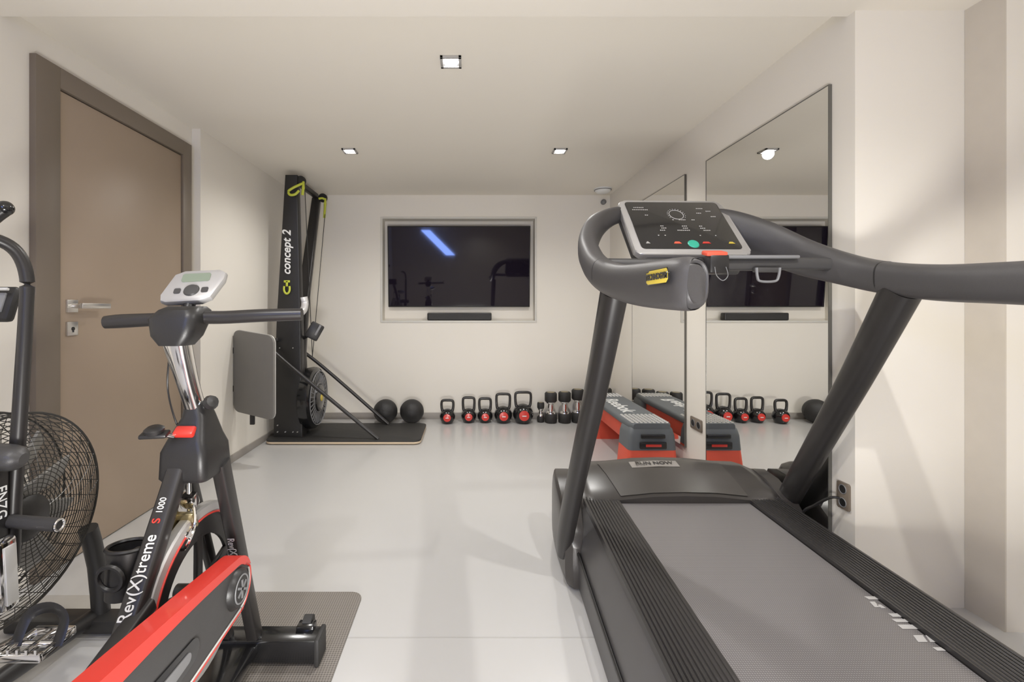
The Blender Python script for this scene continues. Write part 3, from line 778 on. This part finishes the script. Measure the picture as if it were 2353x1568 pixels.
B().prism(hull((1.06, .400), .028, (.78, .39), .05), (-.646, 0, 0), (0, 1, 0), (0, 0, 1), .005, .002).obj('cover_inlay', M_blackgl, bk)
B().prism(hull((1.04, .400), .012, (.80, .39), .026), (-.6415, 0, 0), (0, 1, 0), (0, 0, 1), .003, .001).obj('cover_inlay', M_grey, bk)
b = B().lathe([(0, .016), (.045, .014), (.052, .006), (.054, 0)], (-.645, 1.27, .42), (1, 0, 0), 32).ring((-.631, 1.27, .42), (1, 0, 0), .036, .0025, 28, 6, mat=1)
for k in range(3):
    b.box((-.629, 1.27, .42), (.003, .006, .05), (2.1 * k, 0, 0), 0, 1)
b.obj('cover_emblem', [M_black, M_grey], bk)
for off, m, nm in ((.076, M_red, 'red_piping'), (.069, M_lsilver, 'silver_piping')):
    pts = [(-.643, 1.27 + off * math.cos(math.radians(t)), .42 + off * math.sin(math.radians(t))) for t in range(20, -90, -12)] + [(-.643, .9, .39 - off)]
    B().sweep(pts, .0028, n=6, ref=(1, 0, 0), sub=2).obj(nm, m, bk)
b = B().cyl((-.66, .60, .42), (-.60, .60, .42), .03).box((-.605, .56, .36), (.018, .03, .17), (-.5, 0, 0), .006).box((-.55, .52, .29), (.09, .10, .025), None, .006, 1)
b.cyl((-.68, .60, .42), (-.92, .60, .42), .02).box((-.925, .64, .49), (.018, .03, .17), (-.5, 0, 0), .006).box((-.98, .68, .56), (.09, .10, .025), None, .006, 1)
b.obj('crank_and_pedals', [M_chrome, M_black], bk)
B().sweep([(-.77, .68, .36), (-.78, .54, .85), (-.78, .50, .98)], .025, sub=2).obj('seat_post', M_chrome, bk)
B().sweep([(-.78, .36, 1.0), (-.78, .42, 1.01), (-.78, .52, 1.0), (-.78, .62, .995), (-.78, .64, .99)], [(.04, .012), (.09, .03), (.06, .03), (.022, .02), (.012, .01)], n=18).obj('saddle', M_black, bk)
# bottle cage
e = V((-.845, 1.13, .565))
b = B().lathe([(.034, -.07), (.042, -.07), (.046, .04), (.042, .04), (.038, -.055), (0, -.057)], e, (0, .1, 1), 28)
b.ring(e + V((0, .004, .045)), (0, .1, 1), .045, .005, 28, 6).box(e + V((.035, 0, 0)), (.05, .04, .08), None, .008)
b.ring(e + V((-.003, -.050, -.005)), (0, 1, .1), .030, .006, 20, 6)
b.obj('bottle_holder', M_black, bk, label='black bottle holder')

# ------------------------------------------------------------------ fan bike
ab = empty('fan_bike', (-1.4, 1.2, 0.006), label='black air resistance fan bike with wire cage', category='exercise bike')
C = V((-1.385, 1.33, .59)); RR = .30
def dome(r, s): return s * (.06 + .045 * (1 - (r / RR) ** 3))
b = B()
for s in (-1, 1):
    nr = 20
    for k in range(nr):
        r = .06 + (RR - .06) * (k + 1) / nr
        b.ring(C + V((dome(r, s), 0, 0)), (1, 0, 0), r, .0014 if k < nr - 1 else .004, 64, 5)
    for k in range(36):
        a0 = 2 * math.pi * k / 36
        pts = []
        for j in range(6):
            r = .05 + (RR - .05) * j / 5
            a = a0 + .35 * j / 5
            pts.append(C + V((dome(r, s), r * math.cos(a), r * math.sin(a))))
        b.sweep(pts, .0013, n=4, sub=2, ref=(1, 0, 0))
for k in range(36):
    a = 2 * math.pi * k / 36 + .35
    b.cyl(C + V((-.06, RR * math.cos(a), RR * math.sin(a))), C + V((.06, RR * math.cos(a), RR * math.sin(a))), .0014, n=4)
for x in (-.035, 0, .035):
    b.ring(C + V((x, 0, 0)), (1, 0, 0), RR, .0015, 64, 5)
b.obj('fan_cage', mat('cage_wire', (.04, .038, .035), .3, .4), ab, label='round black wire fan cage')
b = B()
for k in range(10):
    a = 2 * math.pi * k / 10
    R3 = Euler((a, 0, 0)).to_matrix() @ Euler((0, 0, .5)).to_matrix()
    b.box(C + Euler((a, 0, 0)).to_matrix() @ V((0, 0, .15)), (.010, .085, .20), R3, .003)
b.cyl(C - V((.05, 0, 0)), C + V((.05, 0, 0)), .05)
b.obj('fan_blades', mat('blade_grey', (.28, .27, .25), .4), ab)
B().lathe([(0, .12), (.045, .118), (.065, .105), (.065, .095)], C, (1, 0, 0), 28).obj('hub_cover', M_black, ab)
b = B().sweep([(-1.385, 1.72, .05), (-1.385, 1.70, .25), (-1.385, 1.66, .40)], .03, sub=2)
b.sweep([(-1.44, 1.30, .05), (-1.385, 1.02, .28), (-1.385, .97, .6), (-1.40, 1.15, .95), (-1.42, 1.33, 1.15)], .03, sub=5)
b.box2((-1.70, 1.66, .01), (-1.10, 1.74, .06), .01).box2((-1.70, .70, .01), (-1.2, .78, .06), .01).sweep([(-1.40, .74, .04), (-1.40, 1.2, .10), (-1.40, 1.7, .05)], .028, sub=3)
b.obj('bike_frame', M_black, ab)
b = B().box((-1.44, 1.375, 1.215), (.15, .03, .11), (-.3, 0, 0), .012).box((-1.44, 1.36, 1.22), (.11, .01, .06), (-.3, 0, 0), .002, 1).box((-1.44, 1.352, 1.26), (.15, .01, .008), (-.3, 0, 0), .002, 2)
b.obj('bike_console', [M_black, M_grey, M_lsilver], ab)
B().sweep([(-1.215, 1.215, .52), (-1.215, 1.22, .70), (-1.213, 1.235, .95), (-1.208, 1.245, 1.20), (-1.208, 1.245, 1.30), (-1.225, 1.225, 1.365), (-1.26, 1.18, 1.39), (-1.30, 1.10, 1.39)],
          [.016, .017, .017, .016, .016, .016, .016, .016], n=16).obj('moving_handle', M_post, ab, label='curved padded moving handle')
B().sweep([(-1.56, 1.22, .52), (-1.555, 1.26, .95), (-1.55, 1.35, 1.3), (-1.53, 1.44, 1.46), (-1.49, 1.465, 1.52)], [.02, .02, .02, .02, .02], n=14).sphere((-1.49, 1.465, 1.525), .024, mat=1).obj('moving_handle', [M_post, M_blackgl], ab)
B().sweep([(-1.34, 1.20, .815), (-1.25, 1.19, .815), (-1.18, 1.185, .812), (-1.155, 1.185, .81)], [(.03, .03), (.036, .034), (.036, .032), (.015, .015)], n=16).obj('arm_pivot', M_char, ab)
b = B().box2((-1.26, 1.13, .60), (-1.205, 1.20, .79), .01)
b.obj('arm_bracket', M_black, ab)
text('ENZG', .036, (-1.204, 1.175, .70), (0, 0, -1), (0, 1, 0), M_white, 'bracket_lettering', ab, sx=.9)
b = B().cyl((-1.23, 1.205, .64), (-1.07, 1.19, .636), .017, n=18).ring((-1.068, 1.19, .636), (1, 0, 0), .014, .003, 18, 6, mat=1)
b.obj('foot_peg', [M_char, M_chrome], ab)
b = B().box((-1.17, 1.15, .53), (.03, .05, .19), (.05, 0, 0), .012).box((-1.153, 1.15, .53), (.005, .03, .15), (.05, 0, 0), .002, 1)
b.obj('crank_cover', [M_chrome, M_lsilver], ab)
b = B().cyl((-1.42, 1.04, .40), (-1.13, 1.04, .40), .02).box((-1.13, 1.08, .38), (.02, .13, .03), (-.2, 0, 0), .006).cyl((-1.13, 1.13, .37), (-1.02, 1.13, .37), .008)
b.obj('crank_arm', M_chrome, ab)
b = B()
for y in (1.085, 1.175):
    b.box((-1.065, y, .37), (.10, .012, .022), None, .003)
for x in (-1.112, -1.065, -1.02):
    b.box((x, 1.13, .37), (.012, .09, .018), None, .002)
for k in range(5):
    b.box((-1.112 + k * .022, 1.08, .386), (.006, .006, .012))
b.obj('pedal', M_chrome, ab, label='metal cage pedal')
B().sweep([(-1.115, 1.12, .37), (-1.11, 1.15, .425), (-1.065, 1.16, .44), (-1.02, 1.15, .42), (-1.012, 1.12, .37)], (.014, .003), ref=(0, 1, 0), n=8).obj('toe_strap', M_black, ab)
B().sweep([(-1.40, .93, .55), (-1.41, .85, .85), (-1.41, .84, .93)], .024, sub=2).obj('seat_post', M_black, ab)
B().sweep([(-1.41, .70, .95), (-1.41, .76, .955), (-1.41, .86, .95), (-1.41, .96, .945), (-1.41, .98, .94)], [(.05, .012), (.11, .035), (.08, .03), (.025, .02), (.012, .01)], n=18).obj('saddle', M_black, ab)

# ------------------------------------------------------------------ lights
def area(name, loc, target, sx, sy, e, col=(1, .98, .945)):
    l = bpy.data.lights.new(name, 'AREA'); l.shape = 'RECTANGLE'; l.size = sx; l.size_y = sy; l.energy = e; l.color = col
    o = bpy.data.objects.new(name, l); scene.collection.objects.link(o); o.location = loc
    o.rotation_euler = (V(target) - V(loc)).to_track_quat('-Z', 'Y').to_euler()
    return o
# added fill area light near the floor behind the camera, brightens the ceiling
area('bounce_fill', (0.02, -0.35, 0.3), (0.0, 3.2, 2.9), 0.7, 0.4, 48)

w = bpy.data.worlds.new('world'); scene.world = w; w.use_nodes = True
w.node_tree.nodes['Background'].inputs[0].default_value = (0.9, 0.87, 0.82, 1)
w.node_tree.nodes['Background'].inputs[1].default_value = 0.3
scene.view_settings.view_transform = 'Standard'
scene.view_settings.exposure = 0.28

cam = bpy.data.cameras.new('camera')
cam.sensor_width = 36; cam.sensor_fit = 'HORIZONTAL'
cam.lens = 36 * FL / 2353
cam.shift_x = (1176.5 - 1075) / 2353
cam.shift_y = -(784 - 711) / 2353
cam.clip_start = 0.02
co = bpy.data.objects.new('camera', cam)
scene.collection.objects.link(co)
co.location = (0, 0, CAMZ)
co.rotation_euler = (math.radians(90), 0, 0)
scene.camera = co
